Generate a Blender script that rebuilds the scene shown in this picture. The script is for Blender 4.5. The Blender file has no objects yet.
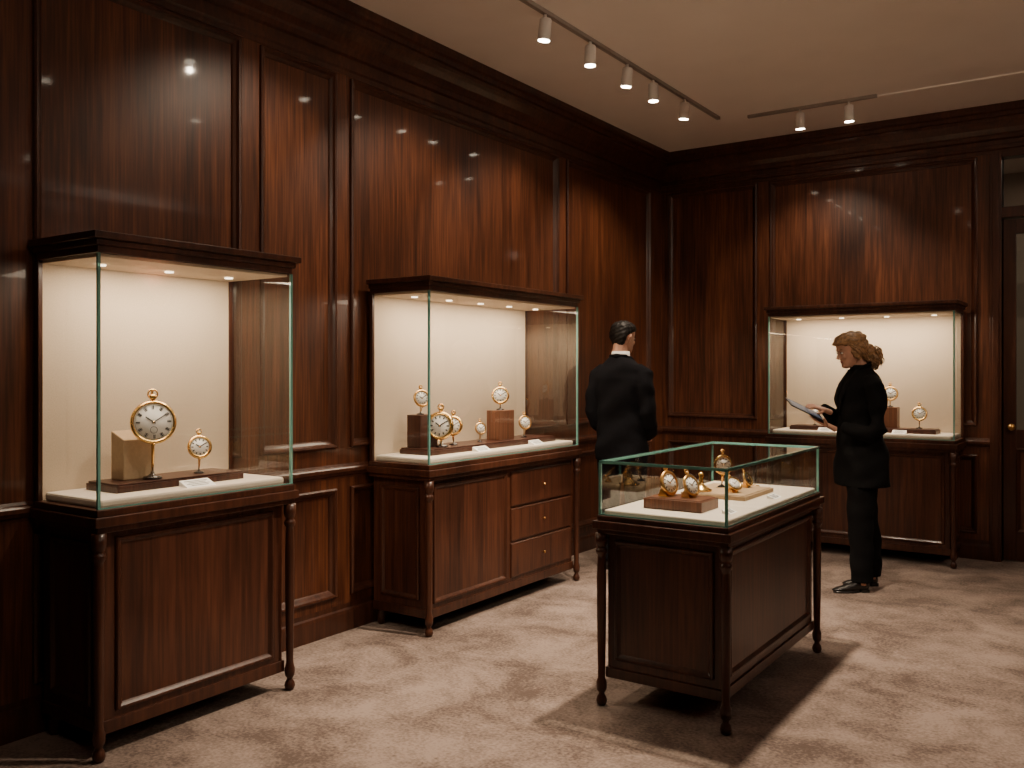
import bpy, bmesh, math, random
from mathutils import Vector, Matrix
random.seed(7)
scene=bpy.context.scene
V=Vector
# ------------------------------------------------------------ materials
def newmat(name):
    m=bpy.data.materials.new(name); m.use_nodes=True
    nt=m.node_tree; b=nt.nodes.get('Principled BSDF')
    return m,nt,b
def simple(name,col,rough=.5,metal=0,coat=0,noise=.06,nscale=40,bump=0,emit=None,estr=0,sheen=0,spec=.5):
    m,nt,b=newmat(name)
    tc=nt.nodes.new('ShaderNodeTexCoord'); n=nt.nodes.new('ShaderNodeTexNoise')
    n.inputs['Scale'].default_value=nscale; n.inputs['Detail'].default_value=3
    nt.links.new(tc.outputs['Object'],n.inputs['Vector'])
    r=nt.nodes.new('ShaderNodeValToRGB')
    r.color_ramp.elements[0].position=.3; r.color_ramp.elements[1].position=.7
    r.color_ramp.elements[0].color=tuple(c*(1-noise) for c in col)+(1,)
    r.color_ramp.elements[1].color=tuple(min(1,c*(1+noise)) for c in col)+(1,)
    nt.links.new(n.outputs['Fac'],r.inputs['Fac']); nt.links.new(r.outputs['Color'],b.inputs['Base Color'])
    b.inputs['Roughness'].default_value=rough; b.inputs['Metallic'].default_value=metal
    b.inputs['Coat Weight'].default_value=coat; b.inputs['Sheen Weight'].default_value=sheen
    b.inputs['Specular IOR Level'].default_value=spec
    if bump:
        bp=nt.nodes.new('ShaderNodeBump'); bp.inputs['Strength'].default_value=bump; bp.inputs['Distance'].default_value=.002
        nt.links.new(n.outputs['Fac'],bp.inputs['Height']); nt.links.new(bp.outputs['Normal'],b.inputs['Normal'])
    if emit:
        b.inputs['Emission Color'].default_value=emit+(1,); b.inputs['Emission Strength'].default_value=estr
    return m
def wood(name,dark,mid,light,rough=.42,coat=.2,hs=19.,crough=.06):
    m,nt,b=newmat(name); N=nt.nodes; L=nt.links
    tc=N.new('ShaderNodeTexCoord'); mp=N.new('ShaderNodeMapping'); mp.inputs['Scale'].default_value=(hs,hs,.8)
    L.new(tc.outputs['Object'],mp.inputs['Vector'])
    n=N.new('ShaderNodeTexNoise'); n.inputs['Scale'].default_value=1.; n.inputs['Detail'].default_value=6; n.inputs['Roughness'].default_value=.66; n.inputs['Distortion'].default_value=.7
    L.new(mp.outputs['Vector'],n.inputs['Vector'])
    mp2=N.new('ShaderNodeMapping'); mp2.inputs['Scale'].default_value=(hs*4.5,hs*4.5,3.)
    L.new(tc.outputs['Object'],mp2.inputs['Vector'])
    n2=N.new('ShaderNodeTexNoise'); n2.inputs['Scale'].default_value=1.; n2.inputs['Detail'].default_value=4
    L.new(mp2.outputs['Vector'],n2.inputs['Vector'])
    mp3=N.new('ShaderNodeMapping'); mp3.inputs['Scale'].default_value=(2.2,2.2,.7)
    L.new(tc.outputs['Object'],mp3.inputs['Vector'])
    n3=N.new('ShaderNodeTexNoise'); n3.inputs['Scale'].default_value=1.3; n3.inputs['Detail'].default_value=3
    L.new(mp3.outputs['Vector'],n3.inputs['Vector'])
    a=N.new('ShaderNodeMath'); a.operation='MULTIPLY_ADD'; a.inputs[1].default_value=.33
    L.new(n2.outputs['Fac'],a.inputs[0]); 
    s=N.new('ShaderNodeMath'); s.operation='MULTIPLY'; s.inputs[1].default_value=.36; L.new(n.outputs['Fac'],s.inputs[0])
    L.new(s.outputs[0],a.inputs[2])
    a2=N.new('ShaderNodeMath'); a2.operation='MULTIPLY_ADD'; a2.inputs[1].default_value=.31; L.new(n3.outputs['Fac'],a2.inputs[0]); L.new(a.outputs[0],a2.inputs[2])
    r=N.new('ShaderNodeValToRGB'); e=r.color_ramp.elements
    e[0].position=.38; e[0].color=dark+(1,); e[1].position=.63; e[1].color=light+(1,)
    k=r.color_ramp.elements.new(.5); k.color=mid+(1,)
    L.new(a2.outputs[0],r.inputs['Fac']); L.new(r.outputs['Color'],b.inputs['Base Color'])
    b.inputs['Roughness'].default_value=rough; b.inputs['Coat Weight'].default_value=coat; b.inputs['Coat Roughness'].default_value=crough
    b.inputs['Specular IOR Level'].default_value=.35
    bp=N.new('ShaderNodeBump'); bp.inputs['Strength'].default_value=.12; bp.inputs['Distance'].default_value=.001
    L.new(n2.outputs['Fac'],bp.inputs['Height']); L.new(bp.outputs['Normal'],b.inputs['Normal'])
    return m
WOOD=wood('mahogany_wall',(.026,.0076,.0033),(.076,.0230,.0090),(.165,.055,.022))
WOODC=wood('mahogany_cabinet',(.024,.0074,.0038),(.056,.0178,.0087),(.108,.036,.0170),rough=.42,hs=16)
WOODT=wood('mahogany_trim',(.025,.0078,.0038),(.050,.0160,.0078),(.088,.030,.0145),rough=.38,hs=12,crough=.12)
PLINTH=wood('plinth_wood',(.03,.010,.007),(.055,.019,.012),(.09,.032,.02),rough=.4,coat=.2,hs=30)
BRWOOD=wood('riser_wood',(.08,.03,.016),(.14,.055,.03),(.22,.095,.052),rough=.4,coat=.2,hs=40)
CREAM=simple('cream_fabric',(.60,.485,.36),.9,noise=.09,nscale=220,bump=.3,sheen=.1)
DECK=simple('ivory_velvet',(.68,.60,.50),.9,noise=.04,nscale=160,bump=.15,sheen=.1)
RISER=simple('beige_leather',(.40,.28,.165),.6,noise=.08,nscale=60)
CEIL=simple('ceiling_paint',(.88,.82,.76),.9,noise=.02,nscale=3)
GOLD=simple('polished_gold',(.86,.55,.20),.24,metal=1,noise=.04)
GOLDR=simple('antique_gold',(.66,.38,.13),.3,metal=1,noise=.1)
DIAL=simple('enamel_dial',(.92,.90,.85),.35,noise=.01,coat=.15)
DDIAL=simple('dark_dial',(.03,.022,.02),.2,noise=.1,coat=.6)
INK=simple('ink_black',(.012,.011,.010),.5)
CARD=simple('label_card',(.93,.93,.92),.6,noise=.02)
LAMPW=simple('lamp_white_enamel',(.75,.72,.67),.4,noise=.02)
STEEL=simple('steel_track',(.36,.33,.30),.4,metal=.3)
BLACKCL=simple('black_wool',(.0042,.0042,.0046),.95,noise=.25,nscale=90,bump=.2,spec=.15)
NAVYCL=simple('charcoal_suit',(.0055,.0055,.0075),.95,noise=.25,nscale=90,bump=.2,spec=.15)
SHIRT=simple('white_shirt',(.75,.74,.72),.8,noise=.02)
SKIN=simple('skin',(.50,.275,.19),.5,noise=.06,nscale=30)
LIPS=simple('lips',(.36,.12,.09),.4)
EYEW=simple('eye_white',(.7,.68,.65),.2)
HAIRW=simple('honey_blonde_hair',(.27,.155,.072),.45,noise=.5,nscale=60)
HAIRM=simple('black_hair',(.007,.0055,.005),.55,noise=.4,nscale=80,spec=.3)
SHOE=simple('black_leather',(.008,.007,.007),.35,coat=.2)
SCREEN=simple('tablet_screen',(.03,.035,.05),.45,emit=(.50,.64,.88),estr=.09,spec=.06)
TABB=simple('tablet_body',(.012,.012,.014),.5,metal=0,spec=.2)
EMIT=simple('lamp_lens',(1,.9,.75),.5,emit=(1,.86,.66),estr=40)
EMITS=simple('led_puck',(1,.9,.75),.5,emit=(1,.82,.60),estr=3)
HALLW=simple('hall_plaster',(.42,.36,.30),.9,noise=.05,nscale=4)
EDGE,nt,b=newmat('glass_edge')
b.inputs['Roughness'].default_value=.12; b.inputs['Coat Weight'].default_value=1
b.inputs['Transmission Weight'].default_value=.25
_n=nt.nodes.new('ShaderNodeTexNoise'); _n.inputs['Scale'].default_value=8
_r=nt.nodes.new('ShaderNodeValToRGB'); _r.color_ramp.elements[0].color=(.12,.35,.31,1); _r.color_ramp.elements[1].color=(.24,.52,.46,1)
nt.links.new(_n.outputs['Fac'],_r.inputs['Fac']); nt.links.new(_r.outputs['Color'],b.inputs['Base Color'])
GLASS=bpy.data.materials.new('display_glass'); GLASS.use_nodes=True; nt=GLASS.node_tree; nt.nodes.clear()
o=nt.nodes.new('ShaderNodeOutputMaterial'); mx=nt.nodes.new('ShaderNodeMixShader'); tr=nt.nodes.new('ShaderNodeBsdfTransparent'); gl=nt.nodes.new('ShaderNodeBsdfGlossy')
tr.inputs['Color'].default_value=(.955,.975,.965,1); gl.inputs['Roughness'].default_value=.0
lw=nt.nodes.new('ShaderNodeLayerWeight'); lw.inputs['Blend'].default_value=.5
pw=nt.nodes.new('ShaderNodeMath'); pw.operation='POWER'; pw.inputs[1].default_value=4.0
ma=nt.nodes.new('ShaderNodeMath'); ma.operation='MULTIPLY_ADD'; ma.inputs[1].default_value=.85; ma.inputs[2].default_value=.07
nt.links.new(lw.outputs['Facing'],pw.inputs[0]); nt.links.new(pw.outputs[0],ma.inputs[0]); nt.links.new(ma.outputs[0],mx.inputs[0])
nt.links.new(tr.outputs[0],mx.inputs[1]); nt.links.new(gl.outputs[0],mx.inputs[2]); nt.links.new(mx.outputs[0],o.inputs[0])
# carpet
CARPET,nt,b=newmat('carpet_taupe'); N=nt.nodes; L=nt.links
tc=N.new('ShaderNodeTexCoord')
n1=N.new('ShaderNodeTexNoise'); n1.inputs['Scale'].default_value=2.4; n1.inputs['Detail'].default_value=10; n1.inputs['Roughness'].default_value=.72; n1.inputs['Distortion'].default_value=.35
n2=N.new('ShaderNodeTexNoise'); n2.inputs['Scale'].default_value=70; n2.inputs['Detail'].default_value=4
L.new(tc.outputs['Object'],n1.inputs['Vector']); L.new(tc.outputs['Object'],n2.inputs['Vector'])
mm=N.new('ShaderNodeMath'); mm.operation='MULTIPLY_ADD'; mm.inputs[1].default_value=.32; L.new(n2.outputs['Fac'],mm.inputs[0])
ms=N.new('ShaderNodeMath'); ms.operation='MULTIPLY'; ms.inputs[1].default_value=.72; L.new(n1.outputs['Fac'],ms.inputs[0]); L.new(ms.outputs[0],mm.inputs[2])
r=N.new('ShaderNodeValToRGB'); e=r.color_ramp.elements; e[0].position=.43; e[0].color=(.098,.069,.056,1); e[1].position=.61; e[1].color=(.285,.218,.182,1)
L.new(mm.outputs[0],r.inputs['Fac']); L.new(r.outputs['Color'],b.inputs['Base Color']); b.inputs['Roughness'].default_value=.95; b.inputs['Sheen Weight'].default_value=.1; b.inputs['Specular IOR Level'].default_value=.1
bp=N.new('ShaderNodeBump'); bp.inputs['Strength'].default_value=.7; bp.inputs['Distance'].default_value=.008
L.new(mm.outputs[0],bp.inputs['Height']); L.new(bp.outputs['Normal'],b.inputs['Normal'])

# ------------------------------------------------------------ mesh builder
class MB:
    def __init__(s): s.v=[];s.f=[];s.m=[];s.sm=[];s.mats=[]
    def mi(s,mat):
        if mat not in s.mats: s.mats.append(mat)
        return s.mats.index(mat)
    def add(s,vs,fs,mat,smooth=False,M=None):
        o=len(s.v); k=s.mi(mat)
        for p in vs:
            p=V(p); s.v.append(M@p if M else p)
        for f in fs: s.f.append([i+o for i in f]); s.m.append(k); s.sm.append(smooth)
    def box(s,a,b,mat,M=None):
        x0,y0,z0=a; x1,y1,z1=b
        vs=[(x0,y0,z0),(x1,y0,z0),(x1,y1,z0),(x0,y1,z0),(x0,y0,z1),(x1,y0,z1),(x1,y1,z1),(x0,y1,z1)]
        s.add(vs,[(0,3,2,1),(4,5,6,7),(0,1,5,4),(1,2,6,5),(2,3,7,6),(3,0,4,7)],mat,False,M)
    def loft(s,rings,mat,smooth=True,cap=True,M=None):
        n=len(rings[0]); vs=[p for r in rings for p in r]; fs=[]
        for i in range(len(rings)-1):
            for j in range(n):
                a=i*n+j;b=i*n+(j+1)%n; fs.append((a,b,b+n,a+n))
        if cap: fs.append(tuple(range(n))[::-1]); fs.append(tuple((len(rings)-1)*n+j for j in range(n)))
        s.add(vs,fs,mat,smooth,M)
    def lathe(s,prof,mat,c=(0,0,0),seg=20,M=None,smooth=True):
        rings=[[V((c[0]+max(r,.0002)*math.cos(2*math.pi*j/seg),c[1]+max(r,.0002)*math.sin(2*math.pi*j/seg),c[2]+z)) for j in range(seg)] for r,z in prof]
        s.loft(rings,mat,smooth,True,M)
    def tube(s,path,rad,mat,seg=10,ref=(0,1,0),M=None,cap=True,p=2.0):
        path=[V(q) for q in path]; rings=[]
        for i,q in enumerate(path):
            t=(path[min(i+1,len(path)-1)]-path[max(i-1,0)]).normalized()
            a,b=rad[i] if isinstance(rad[i],(tuple,list)) else (rad[i],rad[i])
            rf=V(ref); n1=rf-t*rf.dot(t)
            if n1.length<.05: rf=V((1,0,0)); n1=rf-t*rf.dot(t)
            n1.normalize(); n2=t.cross(n1); ring=[]
            for j in range(seg):
                th=2*math.pi*j/seg; cc,ss=math.cos(th),math.sin(th)
                cc=math.copysign(abs(cc)**(2/p),cc); ss=math.copysign(abs(ss)**(2/p),ss)
                ring.append(q+n1*a*cc+n2*b*ss)
            rings.append(ring)
        s.loft(rings,mat,True,cap,M)
    def ell(s,c,r,mat,seg=14,M=None,R=None):
        rings=[]; c=V(c)
        for i in range(1,10):
            ph=math.pi*i/10
            ring=[]
            for j in range(seg):
                th=2*math.pi*j/seg
                q=V((r[0]*math.sin(ph)*math.cos(th),r[1]*math.sin(ph)*math.sin(th),-r[2]*math.cos(ph)))
                if R: q=R@q
                ring.append(c+q)
            rings.append(ring)
        s.loft(rings,mat,True,True,M)
    def torus(s,R,r,mat,M=None,seg=24):
        vs=[];fs=[];k=8
        for i in range(seg):
            a=2*math.pi*i/seg
            for j in range(k):
                b=2*math.pi*j/k
                vs.append(((R+r*math.cos(b))*math.cos(a),(R+r*math.cos(b))*math.sin(a),r*math.sin(b)))
        for i in range(seg):
            for j in range(k):
                fs.append((i*k+j,((i+1)%seg)*k+j,((i+1)%seg)*k+(j+1)%k,i*k+(j+1)%k))
        s.add(vs,fs,mat,True,M)
    def rings_rect(s,prof,u0,u1,z0,z1,T,mat,fillmat=None):
        vs=[];fs=[]
        for o_,h in prof:
            for (u,z) in ((u0+o_,z0+o_),(u1-o_,z0+o_),(u1-o_,z1-o_),(u0+o_,z1-o_)): vs.append(T(u,z,h))
        for i in range(len(prof)-1):
            for j in range(4): fs.append((i*4+j,i*4+(j+1)%4,(i+1)*4+(j+1)%4,(i+1)*4+j))
        s.add(vs,fs,mat)
        k=(len(prof)-1)*4
        s.add(vs[k:k+4],[(0,1,2,3)],fillmat or mat)
    def tbox(s,u0,u1,z0,z1,h0,h1,T,mat):
        a=T(u0,z0,h0);b=T(u1,z1,h1)
        s.box(tuple(min(a[i],b[i]) for i in range(3)),tuple(max(a[i],b[i]) for i in range(3)),mat)
    def obj(s,name,parent=None,bevel=0,remesh=0,smoothit=0,M=None,disp=None):
        me=bpy.data.meshes.new(name); me.from_pydata([tuple(p) for p in s.v],[],s.f)
        for m in s.mats: me.materials.append(m)
        for i,p in enumerate(me.polygons): p.material_index=s.m[i]; p.use_smooth=s.sm[i]
        bm=bmesh.new(); bm.from_mesh(me); bmesh.ops.recalc_face_normals(bm,faces=bm.faces); bm.to_mesh(me); bm.free()
        ob=bpy.data.objects.new(name,me); scene.collection.objects.link(ob)
        if remesh:
            md=ob.modifiers.new('r','REMESH'); md.mode='VOXEL'; md.voxel_size=remesh; md.use_smooth_shade=True
            if smoothit: sm=ob.modifiers.new('s','SMOOTH'); sm.iterations=smoothit; sm.factor=.5
            dg=bpy.context.evaluated_depsgraph_get(); dg.update()
            nm=bpy.data.meshes.new_from_object(ob.evaluated_get(dg)); ob.modifiers.clear(); ob.data=nm
            if not nm.materials: nm.materials.append(s.mats[0])
            for p in nm.polygons: p.use_smooth=True
            if disp:
                for v in nm.vertices: v.co=v.co+V(disp(v.co))
        if bevel:
            md=ob.modifiers.new('b','BEVEL'); md.width=bevel; md.segments=2; md.limit_method='ANGLE'; md.angle_limit=math.radians(50)
        if parent: ob.parent=parent
        return ob
def empty(name,loc=(0,0,0),rot=0):
    e=bpy.data.objects.new(name,None); e.empty_display_size=.1; e.location=loc; e.rotation_euler=(0,0,rot); scene.collection.objects.link(e); return e

# ------------------------------------------------------------ room
XL,YB,ZC=-3.62,7.72,3.43
XR,YF=2.7,-1.7
TL=lambda u,z,h:(XL+h,u,z)
TB=lambda u,z,h:(u,YB-h,z)
TR=lambda u,z,h:(XR-h,u,z)
TF=lambda u,z,h:(u,YF+h,z)
PROF=[(0,.018),(0,.032),(.008,.038),(.018,.035),(.026,.022),(.038,.012),(.044,.004)]
def panelled(mb,T,panels,ua,ub,z_up=(1.02,3.08)):
    edges=[ua]+[e for p in panels for e in p]+[ub]
    for i in range(0,len(edges),2):
        if edges[i+1]-edges[i]>.005: mb.tbox(edges[i],edges[i+1],.15,z_up[1]+.08,-.005,.018,T,WOOD)
    for (a,b_) in panels:
        mb.tbox(a,b_,.15,.20,-.005,.018,T,WOOD); mb.tbox(a,b_,.80,z_up[0],-.005,.018,T,WOOD); mb.tbox(a,b_,z_up[1],z_up[1]+.08,-.005,.018,T,WOOD)
        mb.rings_rect(PROF,a,b_,z_up[0],z_up[1],T,WOODT,WOOD)
        mb.rings_rect(PROF,a,b_,.20,.80,T,WOODT,WOOD)
def extr(mb,prof,u0,u1,T,mat):
    n=len(prof); vs=[T(u0,z,h) for h,z in prof]+[T(u1,z,h) for h,z in prof]
    fs=[(i,(i+1)%n,(i+1)%n+n,i+n) for i in range(n)]+[tuple(range(n)),tuple(range(n,2*n))]
    mb.add(vs,fs,mat)
CROWN=[(0,3.09),(.022,3.09),(.022,3.115),(.034,3.125),(.034,3.15),(.022,3.155),(.022,3.19),(.04,3.20),(.048,3.225),(.06,3.235),(.075,3.27),(.10,3.30),(.118,3.318),(.122,3.34),(.14,3.345),(.146,3.37),(.165,3.38),(.17,3.40),(.17,3.43),(0,3.43)]
RAIL=[(0,.852),(.02,.852),(.02,.865),(.03,.872),(.036,.885),(.04,.888),(.04,.905),(.034,.912),(.024,.918),(.018,.93),(0,.93)]
BASE=[(0,0),(.03,0),(.03,.10),(.026,.115),(.018,.125),(.018,.15),(0,.15)]
mb=MB(); mb.box((XL-.12,YF-.12,0),(XL,YB+.12,ZC),WOOD)
panelled(mb,TL,[(-1.45,-.15),(-.03,1.03),(1.15,1.74),(1.872,2.885),(3.006,3.53),(3.64,5.86),(5.98,7.46)],YF,YB)
mb.obj('wall_left')
mb=MB(); extr(mb,CROWN,YF,YB,TL,WOODT); mb.obj('trim_1')
mb=MB(); extr(mb,RAIL,YF,YB,TL,WOODT); mb.obj('trim_2')
mb=MB(); extr(mb,BASE,YF,YB,TL,WOODT); mb.obj('baseboard_left')
D0,D1,DZ=-.80,.52,3.13
mb=MB(); mb.box((XL,YB,0),(D0,YB+.12,ZC),WOOD); mb.box((D1,YB,0),(XR,YB+.12,ZC),WOOD); mb.box((D0,YB,DZ),(D1,YB+.12,ZC),WOOD)
panelled(mb,TB,[(-3.53,-2.69),(-2.574,-.965)],XL,D0-.075)
panelled(mb,TB,[(.72,1.4),(1.52,2.55)],D1+.075,XR)
mb.obj('wall_back')
mb=MB(); extr(mb,CROWN,XL,XR,TB,WOODT); mb.obj('trim_3')
mb=MB(); extr(mb,RAIL,XL,D0-.08,TB,WOODT); extr(mb,RAIL,D1+.08,XR,TB,WOODT); mb.obj('trim_4')
mb=MB(); extr(mb,BASE,XL,D0-.08,TB,WOODT); extr(mb,BASE,D1+.08,XR,TB,WOODT); mb.obj('baseboard_back')
mb=MB()
for (a,b_) in ((D0-.08,D0),(D1,D1+.08)): mb.tbox(a,b_,0,DZ-.04,-.12,.034,TB,WOODT); mb.tbox(a+.02,b_-.02,0,DZ-.04,.034,.044,TB,WOODT)
mb.tbox(D0,D1,2.60,2.68,-.1,.03,TB,WOODT); mb.tbox(D0,D1,3.06,DZ,-.1,.02,TB,WOODT)
mb.tbox(-.16,-.12,2.68,3.06,-.08,.0,TB,WOODT)
mb.obj('trim_5',bevel=.003)
mb=MB(); vs=[TB(D0,2.68,-.04),TB(D1,2.68,-.04),TB(D1,3.06,-.04),TB(D0,3.06,-.04)]; mb.add(vs,[(0,1,2,3)],GLASS); mb.obj('window_1')
def door(name,a,b_,knobu):
    e=empty(name); T=lambda u,z,h:(u,YB+.05-h,z); mb=MB(); s=.085
    mb.tbox(a,a+s,.01,2.59,-.02,.02,T,WOODT); mb.tbox(b_-s,b_,.01,2.59,-.02,.02,T,WOODT)
    for z0,z1 in ((.01,.22),(.86,1.0),(2.48,2.59)): mb.tbox(a+s,b_-s,z0,z1,-.02,.02,T,WOODT)
    mb.rings_rect([(0,.02),(.01,.026),(.03,.008)],a+s,b_-s,.22,.86,T,WOODT,WOODC)
    mb.obj('frame',e,bevel=.003)
    g=MB(); g.add([T(a+s,1.0,0),T(b_-s,1.0,0),T(b_-s,2.48,0),T(a+s,2.48,0)],[(0,1,2,3)],GLASS); g.obj('pane',e)
    k=MB(); Mk=Matrix.Translation(T(knobu,1.02,.02))@Matrix.Rotation(math.radians(90),4,'X')
    k.lathe([(.022,0),(.022,.006),(.009,.008),(.009,.03),(.02,.036),(.026,.048),(.022,.06),(.008,.066)],GOLDR,M=Mk); k.obj('knob',e)
door('door_1',D0+.005,-.142,-.735); door('door_2',-.138,D1-.005,.475)
mb=MB(); mb.box((-2.2,YB+2.6,0),(2.2,YB+2.7,ZC),HALLW); mb.box((-2.3,YB+.13,0),(-2.2,YB+2.6,ZC),HALLW); mb.box((2.2,YB+.13,0),(2.3,YB+2.6,ZC),HALLW); mb.obj('wall_hall')
mb=MB(); mb.box((XR,YF-.12,0),(XR+.12,YB+.12,ZC),WOOD); panelled(mb,TR,[(-1.4,.4),(.55,2.6),(2.75,4.8),(4.95,7.4)],YF,YB); mb.obj('wall_right')
mb=MB(); mb.box((XL,YF-.12,0),(XR,YF,ZC),WOOD); panelled(mb,TF,[(-3.4,-1.6),(-1.45,.4),(.55,2.5)],XL,XR); mb.obj('wall_front')
mb=MB(); extr(mb,CROWN,YF,YB,TR,WOODT); extr(mb,CROWN,XL,XR,TF,WOODT); mb.obj('trim_6')
mb=MB(); extr(mb,RAIL,YF,YB,TR,WOODT); extr(mb,RAIL,XL,XR,TF,WOODT); mb.obj('trim_7')
mb=MB(); extr(mb,BASE,YF,YB,TR,WOODT); mb.obj('baseboard_right')
mb=MB(); extr(mb,BASE,XL,XR,TF,WOODT); mb.obj('baseboard_front')
mb=MB(); mb.box((XL-.12,YF-.12,-.1),(XR+.12,YB+2.8,0),CARPET); mb.obj('floor')
mb=MB(); mb.box((XL-.12,YF-.12,ZC),(XR+.12,YB+2.8,ZC+.1),CEIL); mb.obj('ceiling')
mb=MB(); mb.box((-2.45,6.83,ZC-.010),(XR-.9,6.86,ZC),CEIL); mb.obj('trim_8')

# ------------------------------------------------------------ lights
WARM=(1,.80,.60)
def spotlight(loc,target,power,size,blend,parent=None,rad=.018,col=WARM):
    l=bpy.data.lights.new('spot_lamp','SPOT'); l.energy=power; l.spot_size=math.radians(size); l.spot_blend=blend; l.color=col; l.shadow_soft_size=rad
    ob=bpy.data.objects.new('spot_lamp',l); scene.collection.objects.link(ob); ob.location=loc
    ob.rotation_euler=(V(target)-V(loc)).to_track_quat('-Z','Y').to_euler()
    if parent: ob.parent=parent
    return ob
def area(loc,rot,sx,sy,power,col=WARM,parent=None,name='led_lamp'):
    l=bpy.data.lights.new(name,'AREA'); l.shape='RECTANGLE'; l.size=sx; l.size_y=sy; l.energy=power; l.color=col
    ob=bpy.data.objects.new(name,l); scene.collection.objects.link(ob); ob.location=loc; ob.rotation_euler=rot
    if parent: ob.parent=parent
    return ob
def track(name,p0,p1,heads):
    e=empty(name); mb=MB(); p0=V(p0);p1=V(p1); d=(p1-p0).normalized(); s=V((-d.y,d.x,0))*.014
    lo=V((min((p0-s).x,(p1+s).x,(p0+s).x),min((p0-s).y,(p1+s).y,(p0+s).y),ZC-.022)); hi=V((max((p0-s).x,(p1+s).x,(p0+s).x),max((p0-s).y,(p1+s).y,(p0+s).y),ZC))
    mb.box(lo,hi,STEEL)
    mb.obj('rail',e)
    for hd in heads:
        pos,tgt,pw,size=hd[:4]; rad=hd[4] if len(hd)>4 else .018
        pos=V((pos[0],pos[1],ZC-.075)); aim=(V(tgt)-pos).normalized()
        dr=(aim*.25+V((0,0,-1))).normalized()
        hb=MB(); hb.tube([(pos.x,pos.y,ZC-.02),(pos.x,pos.y,ZC-.055)],[.009,.009],LAMPW)
        q=dr.to_track_quat('Z','Y').to_matrix().to_4x4()
        M=Matrix.Translation(pos)@q
        hb.lathe([(.004,-.03),(.03,-.028),(.034,-.02),(.036,.085),(.033,.09),(.030,.082)],LAMPW,M=M)
        hb.lathe([(.0,.0845),(.030,.0845),(.032,.0915),(.02,.094),(.0,.095)],EMIT,M=M)
        hb.obj('head',e)
        spotlight(pos+dr*.14,tgt,pw,size,.7,e,rad)
track('track_light',(-2.655,3.0,0),(-2.655,6.72,0),[
 ((-2.655,3.3),(-3.5,2.9,2.0),45,85),
 ((-2.655,4.19),(-3.5,4.1,1.9),70,90),((-2.655,4.69),(-2.6,4.4,0),100,70),((-2.655,5.17),(-3.5,5.2,1.9),75,90),((-2.655,5.55),(-2.4,5.6,0),100,70),((-2.655,6.07),(-3.5,6.4,1.8),70,90)])
track('track_light',(-2.45,6.81,0),(-1.5,6.81,0),[((-2.048,6.81),(-2.1,7.6,1.9),45,90),((-1.693,6.81),(-1.5,7.3,.9),50,90)])
track('track_light',(-1.62,2.4,0),(-1.62,4.4,0),[((-1.62,4.1),(-1.62,4.05,0),640,95,.05),((-1.62,3.0),(-2.5,2.0,.0),190,62,.04)])
track('track_light',(.6,.5,0),(.6,4.4,0),[((.6,.8),(-3.6,1.9,2.0),55,60),((.6,2.4),(-3.6,4.6,2.0),80,60),((.6,4.0),(-1.6,7.7,1.6),100,60)])
area((0,YB+1.3,ZC-.06),(0,0,0),1.2,.8,9,parent=None,name='hall_fill_light')  # bare area light added to light the hall, no fixture behind it
for yy in (1.6,3.7,6.0):  # invented uplights on the unseen right wall, added to brighten the ceiling
    e=empty('fill_uplight',(XR-.02,yy,2.25)); mb=MB()
    mb.lathe([(.03,-.10),(.06,-.06),(.10,.02),(.125,.09),(.12,.09),(.09,.02),(.04,-.04)],GOLDR,c=(-.14,0,0),seg=24); mb.box((-.14,-.015,-.08),(.0,.015,-.05),GOLDR); mb.obj('bowl',e)
    l=bpy.data.lights.new('ceiling_fill','SPOT'); l.energy=400; l.spot_size=math.radians(130); l.spot_blend=1; l.color=(1,.88,.77); l.shadow_soft_size=.06
    ob=bpy.data.objects.new('ceiling_fill',l); scene.collection.objects.link(ob); ob.location=(-.14,0,.08); ob.rotation_euler=(0,math.radians(180+22),0); ob.parent=e

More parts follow.
